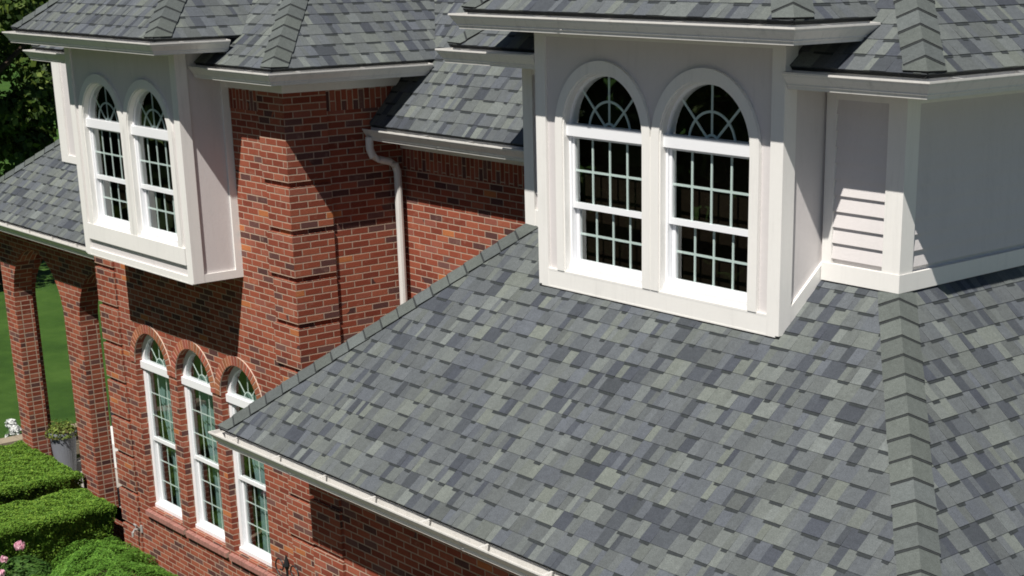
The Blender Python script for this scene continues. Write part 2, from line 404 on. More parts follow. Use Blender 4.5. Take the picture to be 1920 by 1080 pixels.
def roof(faces,caps,seed,label=None):
    """faces: list of (P3,uh); caps: (A,B,i,j)"""
    big=MB(); big.hascol=True
    for i,(P3,uh) in enumerate(faces):
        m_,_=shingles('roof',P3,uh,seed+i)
        off=len(big.v); big.v+=m_.v; big.f+=[tuple(a+off for a in q) for q in m_.f]; big.c+=m_.c; big.swap+=m_.swap
    ob=obj('roof',big,M['shingle'],H,label)
    for k,(A,B,i,j) in enumerate(caps):
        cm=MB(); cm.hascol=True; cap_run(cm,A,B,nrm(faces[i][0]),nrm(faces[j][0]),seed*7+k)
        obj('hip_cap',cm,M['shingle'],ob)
    return ob
# ---- gutters
PROF=[(0,0),(0,-.013),(.008,-.019),(.012,-.030),(.046,-.078),(.046,-.088),(.056,-.094),(.060,-.115),(.115,-.115),(.115,.008),(.109,.008),(.109,-.108),(.066,-.108),(.052,-.075),(.018,-.028),(.012,0)]
def gutter(path,z,closed_ends=True,label=None):
    """path: list of (x,y) along the lip with the building on the left-hand side inwards"""
    mb=MB(); n=len(path); P=[Vector(p) for p in path]; inw=[]
    for i in range(n):
        ns=[]
        if i>0: d=(P[i]-P[i-1]).normalized(); ns.append(Vector((-d.y,d.x)))
        if i<n-1: d=(P[i+1]-P[i]).normalized(); ns.append(Vector((-d.y,d.x)))
        if len(ns)==2: m_=(ns[0]+ns[1]); m_=m_/(m_.dot(ns[0]))
        else: m_=ns[0]
        inw.append(m_)
    rings=[[ (P[i].x+inw[i].x*a,P[i].y+inw[i].y*a,z+b) for a,b in PROF] for i in range(n)]
    for a,b in zip(rings,rings[1:]):
        for k in range(len(PROF)):
            j=(k+1)%len(PROF); mb.face([a[k],a[j],b[j],b[k]])
    # end plates
    for rg in (rings[0],rings[-1]):
        mb.face([rg[0],rg[1],rg[3],rg[4],rg[5],rg[6],rg[7],rg[8],rg[9]])
    # hanger straps across the trough, seams on the face
    g=obj('gutter',mb,M['gutter'],H,label)
    hm=MB()
    for i in range(n-1):
        d=P[i+1]-P[i]; L=d.length; d.normalize(); iw=Vector((-d.y,d.x)); k=.35
        while k<L-.15:
            c=P[i]+d*k
            hm.k+=1
            for q in [[c+d*-.012,c+d*.012,c+d*.012+iw*.11,c-d*.012+iw*.11]]:
                hm.face([(q[0].x,q[0].y,z+.001),(q[1].x,q[1].y,z+.001),(q[2].x,q[2].y,z+.003),(q[3].x,q[3].y,z+.003)])
            k+=.72
    for i in range(n-1):
        d=P[i+1]-P[i]; L=d.length; d.normalize(); iw=Vector((-d.y,d.x)); k=1.3
        while k<L-.4:
            sm=MB()
            for q in range(7):
                a,b=PROF[q],PROF[q+1]
                A0=P[i]+d*(k-.02)+iw*(a[0]-.0025); A1=P[i]+d*(k+.02)+iw*(a[0]-.0025); B0=P[i]+d*(k-.02)+iw*(b[0]-.0025); B1=P[i]+d*(k+.02)+iw*(b[0]-.0025)
                sm.face([(A0.x,A0.y,z+a[1]),(A1.x,A1.y,z+a[1]),(B1.x,B1.y,z+b[1]),(B0.x,B0.y,z+b[1])])
            obj('gutter_seam',sm,M['gutter'],g); k+=2.4
    if hm.f: split('gutter_hanger',hm,M['gutter'],g)
    return g
def soffit(mb,x0,x1,y0,y1,z): mb.box(x0,x1,y0,y1,z,z+.012)

# ================= bodies =================
# tower (left brick block)  X -18.4..-13.78, front Y 8.15
TL,TR,TY,TB=-18.40,-13.78,8.15,14.0
OPS=[(-17.215,.42,-6.57,-4.71),(-16.18,.42,-6.57,-4.71),(-15.14,.42,-6.57,-4.71)]
zt=-1.21
mb=MB(); arched_wall(mb,TL,TR,-G,zt,TY,OPS,depth=.11)
mb.face([(TR,TY,-G),(TR,TB,-G),(TR,TB,zt),(TR,TY,zt)]); mb.face([(TL,TB,-G),(TL,TY,-G),(TL,TY,zt),(TL,TB,zt)]); mb.face([(TR,TB,-G),(TL,TB,-G),(TL,TB,zt),(TR,TB,zt)])
tower=obj('brick_wall',mb,M['brick'],H,'red brick tower wall with three tall arched windows and quoined corners')
# quoins
qr=MB(); ql=MB(); k=0; z=-2.175+.474
tops=[zt]+[-2.175-.474*i for i in range(12)]
for i in range(len(tops)-1):
    a=tops[i+1]+.0; b=tops[i]-(.05 if i else 0)
    if b<-G: break
    a=max(a,-G)
    p=.028; wA=.46 if i%2==0 else .40
    qr.prism([(TR-wA,TY-p),(TR+p,TY-p),(TR+p,TY+.46),(TR+.001,TY+.46),(TR+.001,TY-.001),(TR-wA,TY-.001)],'z',a,b)
    ql.prism([(TL-p,TY-p),(TL+.46,TY-p),(TL+.46,TY-.001),(TL-.001,TY-.001),(TL-.001,TY+.40),(TL-p,TY+.40)],'z',a,b)
split('quoin',qr,M['brick'],tower); split('quoin',ql,M['brick'],tower)
# soldier courses (upright bricks) under the frieze
sd=MB(); sd.sw=True
sd.box(TL+.47,TR-.47,TY-.006,TY-.001,zt-.31,zt-.105); sd.box(TR+.001,TR+.006,TY+.47,9.485,zt-.31,zt-.105)
split('soldier_course',sd,M['brick'],tower)
# arch rings of separate bricks
def face_mat(name):
    k=N(name); a=k.n('ShaderNodeAttribute'); a.attribute_name='Col'; n=k.noise(30,4,k.pos()); n2=k.noise(120,3,k.pos())
    ff=k.math('MULTIPLY',k.math('MULTIPLY_ADD',n,.7,.65),k.math('MULTIPLY_ADD',n2,.5,.75))
    x=k.n('ShaderNodeVectorMath',operation='SCALE'); k.l(a.outputs['Color'],x.inputs[0]); k.l(ff,x.inputs['Scale']); k.l(x.outputs[0],k.b.inputs['Base Color']); k.b.inputs['Roughness'].default_value=.9; k.b.inputs['Specular IOR Level'].default_value=.2
    k.bump(n2,.5,.004); return k.m
BF=face_mat('brick_face'); MORT=paint('mortar',(.58,.46,.37),.95,.15,20)
rb=random.Random(77)
for cx,Rr,zb,zs in OPS:
    nb=23; ar=MB(); ar.hascol=True
    for i in range(nb):
        a0=math.pi*(i+.11)/nb; a1=math.pi*(i+.89)/nb; j=rb.uniform(.8,1.2); ar.cur=(.30*j,.10*j*rb.uniform(.85,1.2),.058*j)
        q=[(cx+Rr*math.cos(a0)*1.004,zs+Rr*math.sin(a0)*1.004),(cx+(Rr+.105)*math.cos(a0),zs+(Rr+.105)*math.sin(a0)),(cx+(Rr+.105)*math.cos(a1),zs+(Rr+.105)*math.sin(a1)),(cx+Rr*math.cos(a1)*1.004,zs+Rr*math.sin(a1)*1.004)]
        ar.prism(q,'y',TY-.016,TY+.03)
    obj('arch_ring',ar,BF,tower)
    am=MB(); arch_band(am,cx,Rr+.001,Rr+.106,zs,zs,TY-.011,TY+.02,legs=False); obj('arch_mortar',am,MORT,tower)
# sills
for cx,Rr,zb,zs in OPS:
    s_=MB(); s_.hascol=True; x=cx-Rr-.06
    while x<cx+Rr+.05:
        j=rb.uniform(.9,1.1); s_.cur=(.30*j,.145*j,.12*j); h=rb.uniform(-.002,.002)
        s_.prism([(TY-.045,zb-.10),(TY-.045,zb-.040+h),(TY+.11,zb+.004+h),(TY+.11,zb-.10)],'x',x+.003,x+.067); x+=.0705
    s_.cur=(.40,.27,.21); s_.prism([(TY-.042,zb-.098),(TY-.042,zb-.044),(TY+.10,zb-.002),(TY+.10,zb-.098)],'x',cx-Rr-.057,x-.003)
    obj('window_sill',s_,BF,tower)
# ================= window builder =================
def rect_frame(mb,x0,x1,z0,z1,y0,y1,wd,wt=None,wb=None):
    wt=wd if wt is None else wt; wb=wd if wb is None else wb
    mb.box(x0,x0+wd,y0,y1,z0,z1); mb.box(x1-wd,x1,y0,y1,z0,z1)
    mb.box(x0+wd,x1-wd,y0+.001,y1,z0,z0+wb); mb.box(x0+wd,x1-wd,y0+.001,y1,z1-wt,z1)
def window(cx,zs,y,Rg,zb,zm,cols,rows,Rin,yset,fan,casing=None,curtain=False,label=None,tz=(-.03,.05)):
    """cx centre, zs centre height of the arch, y wall plane, Rg glass radius, Rin opening radius, zb bottom of the opening, zm meeting rail"""
    yf=y+yset
    fr=MB()
    arch_band(fr,cx,Rg,Rin-.001,zs,zs+.03,yf,yf+.07,legs=False)
    zt0=zs+tz[0]; zt1=zs+tz[1]
    fr.box(cx-Rin+.002,cx+Rin-.002,yf-.028,yf+.06,zt0,zt1)              # transom bar
    fr.box(cx-Rin+.002,cx-Rg,yf,yf+.09,zb,zt0); fr.box(cx+Rg,cx+Rin-.002,yf,yf+.09,zb,zt0)    # jambs
    fr.box(cx-Rin+.002,cx+Rin-.002,yf-.02,yf+.09,zb,zb+.045)           # frame sill
    wobj=obj('window',fr,M['vinyl'],H,label)
    sa=MB(); st=.028
    rect_frame(sa,cx-Rg+.002,cx+Rg-.002,zm-.012,zt0-.001,yf+.012,yf+.04,st,.02,.045)
    obj('upper_sash',sa,M['vinyl'],wobj)
    sb=MB(); rect_frame(sb,cx-Rg+.004,cx+Rg-.004,zb+.046,zm+.028,yf+.044,yf+.072,st+.008,.04,.045)
    obj('lower_sash',sb,M['vinyl'],wobj)
    g1=MB(); g1.k=1; g1.face([(x_,yf+.02,z_) for x_,_,z_ in half_disc(cx,Rg-.002,zs,zt1,0)][::-1]); g1.k=2; g1.face([(cx-Rg+st,yf+.024,zm+.03),(cx+Rg-st,yf+.024,zm+.03),(cx+Rg-st,yf+.024,zt0-.018),(cx-Rg+st,yf+.024,zt0-.018)])
    g1.k=3; g1.face([(cx-Rg+st+.008,yf+.056,zb+.09),(cx+Rg-st-.008,yf+.056,zb+.09),(cx+Rg-st-.008,yf+.056,zm-.01),(cx-Rg+st+.008,yf+.056,zm-.01)])
    split('glass',g1,M['glass'],wobj)
    mu=MB(); b=.0088 if cols>3 else .0055
    def grid(x0,x1,z0,z1,yy):
        for i in range(1,cols): xx=x0+(x1-x0)*i/cols; mu.box(xx-b,xx+b,yy,yy+.008,z0,z1)
        for i in range(1,rows): zz=z0+(z1-z0)*i/rows; mu.box(x0,x1,yy+.0005,yy+.0075,zz-b,zz+b)
    grid(cx-Rg+st,cx+Rg-st,zm+.03,zt0-.018,yf+.0255); grid(cx-Rg+st+.008,cx+Rg-st-.008,zb+.09,zm-.012,yf+.0575)
    zc=zt1+.002; ym=yf+.022
    r1,r2,ang=fan
    def arc(rr):
        k=22; q=[math.asin(min(1,(zc-zs)/rr)) if zc>zs else 0]
        a0=q[0]; T=[a0+(math.pi-2*a0)*i/k for i in range(k+1)]
        for i in range(k):
            a,b_=T[i],T[i+1]; mu.prism([(cx+(rr-b)*math.cos(a),zs+(rr-b)*math.sin(a)),(cx+(rr+b)*math.cos(a),zs+(rr+b)*math.sin(a)),(cx+(rr+b)*math.cos(b_),zs+(rr+b)*math.sin(b_)),(cx+(rr-b)*math.cos(b_),zs+(rr-b)*math.sin(b_))],'y',ym,ym+.008)
    arc(r1)
    if r2: arc(r2)
    for a in ang:
        a=R(a); d=(math.cos(a),math.sin(a)); p=(-d[1],d[0]); r_o=Rg-.003
        mu.prism([(cx+d[0]*r1+p[0]*b,zs+d[1]*r1+p[1]*b),(cx+d[0]*r1-p[0]*b,zs+d[1]*r1-p[1]*b),(cx+d[0]*r_o-p[0]*b,zs+d[1]*r_o-p[1]*b),(cx+d[0]*r_o+p[0]*b,zs+d[1]*r_o+p[1]*b)],'y',ym+.0005,ym+.0075)
    obj('muntin',mu,M['muntin'],wobj)
    if casing:
        Ro,yp,zlow=casing; c_=MB(); arch_band(c_,cx,Rin,Ro,zs,zlow,y-yp,y-.001)
        arch_band(c_,cx,Rin-.014,Rin,zs,zlow,y-yp+.010,y+yset)
        obj('casing',c_,M['trim'],wobj,smooth=False)
    if curtain:
        cu=MB(); n=26
        for side in curtain:
            xa,xb=(cx-Rg*1.0,cx+Rg*.55) if side>0 else (cx-Rg,cx-Rg*.55)
            ztop=zt0+.12
            for i in range(n):
                s0,s1=i/n,(i+1)/n
                w0=.02*math.sin(s0*22); w1=.02*math.sin(s1*22)
                # tied back: the sheet narrows toward the middle
                def xx(s,t): 
                    k=1-.40*math.sin(min(1,t*1.3)*math.pi/2)**2 if side>0 else 1
                    return xb-(xb-xa)*(1-s)*k if side>0 else xa+(xb-xa)*s*k
                for j in range(6):
                    t0,t1=j/6,(j+1)/6; za=ztop+(zb-ztop)*t0; zbb=ztop+(zb-ztop)*t1
                    cu.face([(xx(s0,t0),yf+.13+w0,za),(xx(s0,t1),yf+.13+w0,zbb),(xx(s1,t1),yf+.13+w1,zbb),(xx(s1,t0),yf+.13+w1,za)])
        obj('curtain',cu,M['curtain'],wobj,smooth=True)
    return wobj
for i,(cx,Rr,zb,zs) in enumerate(OPS):
    window(cx,zs,TY,.352,zb,-5.68,3,3,Rr,.085,(.10,0,(45,90,135)),curtain=(1,),label=['tall arched window in the brick, leftmost of three','tall arched window in the brick, middle of three','tall arched window in the brick, partly behind the gutter corner'][i],tz=(-.075,.012))
# room behind the tall windows and near-black liners painting unlit-room darkness behind the others
rm=MB(); rm.box(TL+.3,TR-.3,TY+1.6,TY+1.65,-G,-3.6); rm.box(TL+.3,TL+.35,TY+.13,TY+1.6,-G,-3.6); rm.box(TR-.35,TR-.3,TY+.13,TY+1.6,-G,-3.6); rm.box(TL+.3,TR-.3,TY+.13,TY+1.6,-3.62,-3.6); rm.box(TL+.3,TR-.3,TY+.13,TY+1.6,-7.3,-7.25)
split('interior_lining',rm,M['room'],H)
# ================= bay (left) and dormer (right) =================
def bay(name,x0,x1,yf,yb,ztop,zbot,ctr,zs,ledge,roofslope=None):
    """flat panelled box with two arched windows; yf front, yb wall it grows from"""
    Rin=.46; zb=zs-1.12
    mb=MB(); ops=[(c,Rin,zb,zs) for c in ctr]; arched_wall(mb,x0,x1,zbot,ztop,yf,ops,depth=.06)
    mb.face([(x1,yf,zbot),(x1,yb,zbot),(x1,yb,ztop),(x1,yf,ztop)]); mb.face([(x0,yb,zbot),(x0,yf,zbot),(x0,yf,ztop),(x0,yb,ztop)])
    mb.face([(x0,yb,zbot),(x1,yb,zbot),(x1,yf,zbot),(x0,yf,zbot)])
    wall=obj('siding_wall',mb,M['siding'],H,name)
    t=.024; tr=MB(); cb=.095
    zskt=zbot+(.065 if ledge else .125)
    ff=ztop-.085
    for a,b in((x0-t,x0+cb),(x1-cb,x1+t)): tr.box(a,b,yf-t,yf-.001,zbot,ztop)     # corner boards
    tr.box(x0-t,x0-.001,yf-.001,yf+.10,zbot,ztop); tr.box(x1+.001,x1+t,yf-.001,yf+.10,zbot,ztop)
    tr.box(x0+cb,x1-cb,yf-t+.002,yf-.001,ff,ztop)                                   # frieze
    tr.box(x0+cb,x1-cb,yf-t+.002,yf-.001,zbot,zskt)                                 # bottom board
    tr.box(x0+.01,x1-.01,yf-t,yf+.02,zbot-.012,zbot)
    split('trim_board',tr,M['trim'],wall)
    if not ledge:
        fl_=MB(); fl_.box(x0-t,x1+t,yf-t+.004,yf-.001,zbot-.06,zbot-.0125); obj('gap_shadow_strip',fl_,M['iron'],wall)  # black strip paints in the shadow line under the dormer's bottom board
    # apron under the windows
    ap=MB(); zl=zb-.04 if not ledge else ledge
    if ledge:
        ap.box(x0+cb+.01,x1-cb-.01,yf-.034,yf-.001,zl,zb-.001)
    else:
        ap.box(x0+cb,x1-cb,yf-t+.001,yf-.001,zskt,zb-.001)
    xm=(ctr[0]+ctr[1])/2
    ap.box(ctr[0]+Rin+.02,ctr[1]-Rin-.02,yf-.0265,yf-.001,zb-.001,zs+.02)           # mullion between the windows
    split('apron',ap,M['trim'],wall)
    st=MB()
    for X,s_ in((x1,1),(x0,-1)):
        a,b=(X+.001,X+t-.002) if s_>0 else (X-t+.002,X-.001)
        if roofslope is None:
            st.box(a,b,yb-.10,yb-.001,zbot,ztop); st.box(a,b,yf+.10,yb-.10,zbot,zbot+.085)
        else:
            zz=lambda y:zbot+roofslope*(y-yf)
            st.prism([(yf+.10,zz(yf+.1)-.12),(yb,zz(yb)-.12),(yb,zz(yb)+.11),(yf+.10,zz(yf+.1)+.11)],'x',a,b)
        st.box(a,b,yf+.10,yb-(.10 if roofslope is None else 0),ff+.02,ztop)
    split('side_trim',st,M['trim'],wall)
    for i,c in enumerate(ctr):
        window(c,zs,yf,.425,zb,zs-.60,4,2,Rin,.035,(.07,.235,(45,90,135)),casing=(.543,.030,zb-.001 if not ledge else zb-.001),
               label=('left' if i==0 else 'right')+' arched window of the '+name.split(' ')[0]+' pair',tz=(-.045,.045))
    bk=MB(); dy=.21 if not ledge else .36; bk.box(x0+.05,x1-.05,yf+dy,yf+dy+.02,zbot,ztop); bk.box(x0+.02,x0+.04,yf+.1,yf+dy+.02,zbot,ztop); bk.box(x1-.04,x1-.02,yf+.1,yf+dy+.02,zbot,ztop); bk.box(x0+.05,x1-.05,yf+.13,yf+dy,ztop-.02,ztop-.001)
    split('interior_lining',bk,M['dark'],H)  # near-black sheets stand in for the darkness of an unlit room
    return wall
bay('bay wall box jutting from the brick tower',-17.36,-14.86,7.60,TY+.02,-.905,-3.265,(-16.64,-15.56),-1.79,-3.085)
bay('dormer wall standing on the big front roof',-9.92,-7.33,8.18,8.62,-.565,-2.612,(-9.163,-8.067),-1.35,None,roofslope=.83)
# ================= right upper block (siding) =================
UX0,UX1,UY,UB=-10.62,-6.64,8.62,15.0; uz=-.89; ub=-2.262
mb=MB(); mb.box(UX0,UX1,UY,UB,-5,uz)
ublk=obj('siding_wall',mb,M['siding'],H,'pale lap siding wall of the right upper block')
def laps(mb,axis,a0,a1,z0,z1,pl,sgn,e=.1115):
    mb.k+=1
    z=z0
    while z<z1-.01:
        zt_=min(z+e,z1); o0,o1=pl+sgn*.023,pl+sgn*.003
        if axis=='x': mb.face([(a0,o0,z),(a1,o0,z),(a1,o1,zt_),(a0,o1,zt_)]); mb.face([(a0,pl,z),(a1,pl,z),(a1,o0,z),(a0,o0,z)])
        else: mb.face([(o0,a0,z),(o0,a1,z),(o1,a1,zt_),(o1,a0,zt_)]); mb.face([(pl,a0,z),(pl,a1,z),(o0,a1,z),(o0,a0,z)])
        z+=e
lp=MB(); laps(lp,'x',-7.30,UX1-.12,-2.10,uz,UY,-1); laps(lp,'y',UY+.12,UB,-2.10,uz,UX1,1); laps(lp,'y',UY+.12,UB,-2.10,uz,UX0,-1); laps(lp,'x',UX0+.12,-9.95,-2.10,uz,UY,-1)
split('lap_siding',lp,M['siding'],ublk)
tr=MB(); t=.028
tr.box(UX1-.125,UX1+t,UY-t,UY-.001,-2.135,uz); tr.box(UX1+.001,UX1+t,UY-.001,UY+.115,-2.135,uz)
tr.box(UX0-t,UX0+.10,UY-t,UY-.001,-2.27,uz); tr.box(UX0-t,UX0-.001,UY-.001,UY+.11,-2.27,uz)
tr.box(-7.33+.025,-7.22,UY-t,UY-.001,-2.135,uz)
tr.box(-7.33+.03,UX1-.125,UY-t+.003,UY-.001,uz-.11,uz); tr.box(UX1+.001,UX1+t-.003,UY+.115,UB,uz-.11,uz)
tr.box(UX0+.10,-9.95,UY-t+.003,UY-.001,uz-.11,uz); tr.box(UX0+.10,-9.95,UY-t+.003,UY-.001,-2.27,-2.13); tr.box(UX0-t+.003,UX0-.001,UY+.11,UB,uz-.11,uz); tr.box(UX0-t+.003,UX0-.001,UY+.11,UB,-2.27,-2.13)
tr.box(-7.33+.03,UX1+.036,UY-.036,UY-.001,-2.262,-2.136); tr.box(UX1+.001,UX1+.036,UY-.001,UB,-2.262,-2.136)
split('trim_board',tr,M['trim'],ublk)
# ================= recessed brick wall W3 =================
W3Y=9.49
mb=MB(); mb.face([(TR+.0,W3Y,-G),(-10.0,W3Y,-G),(-10.0,W3Y,-1.84),(TR,W3Y,-1.84)]); 
w3=obj('brick_wall',mb,M['brick'],H,'recessed brick wall between the tower and the right block')
sd=MB(); sd.sw=True; sd.box(TR+.02,UX0,W3Y-.006,W3Y-.001,-2.155,-1.95); split('soldier_course',sd,M['brick'],w3)
# ================= wing under the big roof =================
WX0,WX1,WY=-11.87,-5.3,7.05
mb=MB(); mb.face([(WX0,WY,-G),(WX1,WY,-G),(WX1,WY,-4.2),(WX0,WY,-4.2)]); mb.face([(WX0,W3Y,-G),(WX0,WY,-G),(WX0,WY,-4.2),(WX0,W3Y,-4.2)]); mb.face([(WX1,WY,-G),(WX1,15,-G),(WX1,15,-4.2),(WX1,WY,-4.2)])
wing=obj('brick_wall',mb,M['brick'],H,'shaded brick wall under the big roof eave')
q=MB()
for i in range(1,13):
    b=-4.2-.474*(i-1)-(.05 if i>1 else 0); a=max(-4.2-.474*i,-G)
    if b<-G: break
    q.prism([(WX0-.028,WY-.028),(WX0+.46,WY-.028),(WX0+.46,WY-.001),(WX0-.001,WY-.001),(WX0-.001,WY+.4),(WX0-.028,WY+.4)],'z',a,b)
split('quoin',q,M['brick'],wing)
# ================= back-left upper block over the porch =================
BX,BY=-21.10,9.03
mb=MB(); mb.box(BX,TL-.002,BY,13.5,-3.3,-1.12)
bw=obj('siding_wall',mb,M['siding'],H,'narrow siding wall left of the bay above the porch roof')
tr=MB(); tr.box(BX-.02,BX+.20,BY-.025,BY-.001,-2.70,-1.12); tr.box(BX+.20,TL-.03,BY-.023,BY-.001,-2.70,-2.60); tr.box(BX-.022,BX-.001,BY-.001,BY+.12,-2.7,-1.12)
split('trim_board',tr,M['trim'],bw)
# ================= roofs =================
S=.83
# big roof
E_=(-12.42,6.47,-4.055)
zE=-4.055; yE=6.47
A=(-12.44,yE,zE); B=(-4.60,yE,zE); C=(-6.64+.0,8.62,-2.262); D=(-10.62,8.62,-2.262)
front=[A,B,C,D]; right=[B,(B[0],15,zE),(C[0],15,C[2]),C]; left=[(A[0],10.2,zE),A,D,(D[0],10.2,D[2])]
roof([(front,(1,0,0)),(right,(0,1,0)),(left,(0,-1,0))],[(A,D,2,0),(B,C,0,1)],11,'big front hip roof below the dormer')
def hip(x0,x1,y0,yb,z,s,seed,label):
    hw=(x1-x0)/2; xm=(x0+x1)/2; zr=z+hw*s; yr=y0+hw
    A=(x0,y0,z);B=(x1,y0,z);P=(xm,yr,zr);Q=(xm,yb,zr)
    fr=[A,B,P]; rt=[B,(x1,yb,z),Q,P]; lf=[(x0,yb,z),A,P,Q]
    return roof([(fr,(1,0,0)),(rt,(0,1,0)),(lf,(0,-1,0))],[(A,P,2,0),(B,P,0,1)],seed,label)
o=.085
hip(-11.22+o,-6.09-o,8.12+o,15,-.795+.03,S,31,'upper hip roof of the right siding block')
hip(-10.42+o,-6.81-o,7.68+o,11.5,-.478+.03,S,41,'small hip roof over the dormer')
hip(-18.87+o,-13.30-o,7.72+o,14,-1.088+.03,S,51,'hip roof of the brick tower')
hip(-17.86+o,-14.36-o,7.10+o,10.5,-.826+.03,S,61,'small hip roof over the bay')
# link roof above the recessed wall
y0=9.03+o; z0=-1.72+.03; s3=1.1; yr=11.8; zr=z0+(yr-y0)*s3
roof([([(-13.75,y0,z0),(-10.62,y0,z0),(-10.62,yr,zr),(-16.5,yr,zr),(-16.5,y0+1.8,z0+1.8*s3)],(1,0,0)),([(-16.5,yr+2.6,zr-2.6*s3),(-10.62,yr+2.6,zr-2.6*s3),(-10.62,yr,zr),(-16.5,yr,zr)],(1,0,0))],[],71,'low link roof between tower and right block')
# porch roof
py0=8.10+o; pz=-3.466+.03; px=-23.03+o
def pp(x,y): return (x,y,pz+S*(y-py0))
top=9.98-py0
roof([([(px,py0,pz),(-18.41,py0,pz),(-18.41,9.98,pz+S*top),(px+top,9.98,pz+S*top)],(1,0,0)),([(px,13,pz),(px,py0,pz),(px+top,9.98,pz+S*top),(px+top,13,pz+S*top)],(0,-1,0))],[((px,py0,pz),(px+top,9.98,pz+S*top),1,0)],81,'porch roof over the brick arcade')
# ================= gutters, soffits =================
gutter([(-12.50,10.0),(-12.50,6.39),(-4.52,6.39),(-4.52,14)],-4.085,label='long gutter along the big roof eave')
gutter([(-11.22,10.5),(-11.22,8.12),(-9.948,8.12)],-.795)
gutter([(-7.302,8.12),(-6.09,8.12),(-6.09,14.5)],-.795)
gutter([(-10.42,8.6),(-10.42,7.68),(-6.81,7.68),(-6.81,8.52)],-.478)
gutter([(-18.87,11),(-18.87,7.72),(-17.388,7.72)],-1.088)
gutter([(-14.832,7.72),(-13.30,7.72),(-13.30,9.60)],-1.088)
gutter([(-17.86,7.95),(-17.86,7.10),(-14.36,7.10),(-14.36,7.95)],-.826)
gutter([(-13.86,9.03),(-10.65,9.03)],-1.72,label='short gutter feeding the downspout')
gutter([(-23.03,12),(-23.03,8.10),(-18.41,8.10)],-3.466,label='gutter along the porch roof')
sf=MB()
def soff(x0,x1,y0,y1,z,wx0,wx1,wy):
    sf.box(x0+.11,x1-.11,y0+.11,wy+.05,z-.112,z-.10); sf.box(wx1-.05,x1-.11,wy+.05,y1,z-.112,z-.10); sf.box(x0+.11,wx0+.05,wy+.05,y1,z-.112,z-.10)
soff(-12.5,-4.52,6.39,10,-4.085,WX0,WX1,WY); soff(-11.22,-6.09,8.12,14.5,-.795,UX0,UX1,UY); soff(-10.42,-6.83,7.68,8.6,-.478,-9.92,-7.33,8.18)
soff(-18.87,-13.30,7.72,12,-1.088,TL,TR,TY); soff(-17.86,-14.36,7.10,8.2,-.826,-17.36,-14.86,7.6)
sf.box(-13.76,-10.65,9.14,9.5,-1.832,-1.82); sf.box(-22.92,-18.41,8.21,8.6,-3.578,-3.566)
split('soffit',sf,M['soffit'],H)
fz=MB()
fz.box(TL-.03,TR+.032,TY-.032,TY-.001,zt-.105,zt); fz.box(TR+.001,TR+.032,TY-.001,11,zt-.105,zt); fz.box(TL-.032,TL-.001,TY-.001,11,zt-.105,zt)
fz.box(TR+.035,UX0,W3Y-.03,W3Y-.001,-1.945,-1.84)
fz.box(WX0-.03,WX1,WY-.032,WY-.001,-4.33,-4.2)
split('frieze_board',fz,M['trim'],H)
# ================= downspout =================
dm=MB(); X=TR+.075
pth=[(X,9.06,-1.80),(X,9.06,-1.92),(X,9.09,-1.99),(X+.0,9.16,-2.03),(X,9.30,-2.07),(X,9.36,-2.11),(X,9.385,-2.18),(X,9.385,-2.3),(X,9.385,-4.5),(X,9.385,-7.4)]
dm.tube(pth,.042,10,sx=.85)
dn=obj('downspout',dm,M['gutter'],H,smooth=True)
# ================= porch arcade =================
PY=8.55; pw=.26
zs=-4.72; zt2=-3.56
c1=-21.385; r1=.83; c2=-20.06+.83
mb=MB(); arched_wall(mb,-22.58,TL-.001,-G,zt2,PY,[(c1,r1,-7.35,zs),(c2,r1,-7.35,zs)],ythick=PY+pw)
mb.face([(-22.58,PY+pw,-G),(-22.58,PY,-G),(-22.58,PY,zt2),(-22.58,PY+pw,zt2)])
arc=obj('arcade_wall',mb,M['brick'],H,'brick arcade with round arches left of the tower')
pf=MB()
for xr in (-22.215,-20.06):
    pf.box(xr+.001,xr+.006,PY+.005,PY+pw-.005,-7.35,zs-.02)
split('pier_face',pf,M['pier'],arc)
# side arcade returning to the back at the left end
sb=MB(); X0,X1=-22.579,-22.34
def sq(pts,x,fl=False): q=[(x,a,b) for a,b in pts]; sb.face(q[::-1] if fl else q)
ya=PY+pw; opc=ya+.10+.85; Rr=.85
for xx in(X0,X1):
    sq([(ya,-7.35),(opc-Rr,-7.35),(opc-Rr,zt2),(ya,zt2)],xx); pr=(opc-Rr,zs)
    for i in range(1,21):
        t_=math.pi-math.pi*i/20; p=(opc+Rr*math.cos(t_),zs+Rr*math.sin(t_)); sq([pr,p,(p[0],zt2),(pr[0],zt2)],xx); pr=p
    sq([(opc+Rr,-7.35),(opc+Rr+.6,-7.35),(opc+Rr+.6,zt2),(opc+Rr,zt2)],xx)
pr=(opc-Rr,zs); sb.face([(X0,opc-Rr,-7.35),(X1,opc-Rr,-7.35),(X1,opc-Rr,zs),(X0,opc-Rr,zs)]); sb.face([(X0,opc+Rr,-7.35),(X1,opc+Rr,-7.35),(X1,opc+Rr,zs),(X0,opc+Rr,zs)])
for i in range(1,21):
    t_=math.pi-math.pi*i/20; p=(opc+Rr*math.cos(t_),zs+Rr*math.sin(t_)); sb.face([(X0,*pr),(X1,*pr),(X1,*p),(X0,*p)]); pr=p
obj('arcade_wall',sb,M['brick'],H,'brick side arch of the porch')
fl=MB(); fl.box(-22.575,TL,8.56,12.5,-G-.05,-7.35); obj('porch_floor',fl,M['concrete'],H)
cl=MB(); cl.box(-22.5,TL,PY+pw,12,zt2-.02,zt2-.001); obj('porch_ceiling',cl,M['soffit'],H)
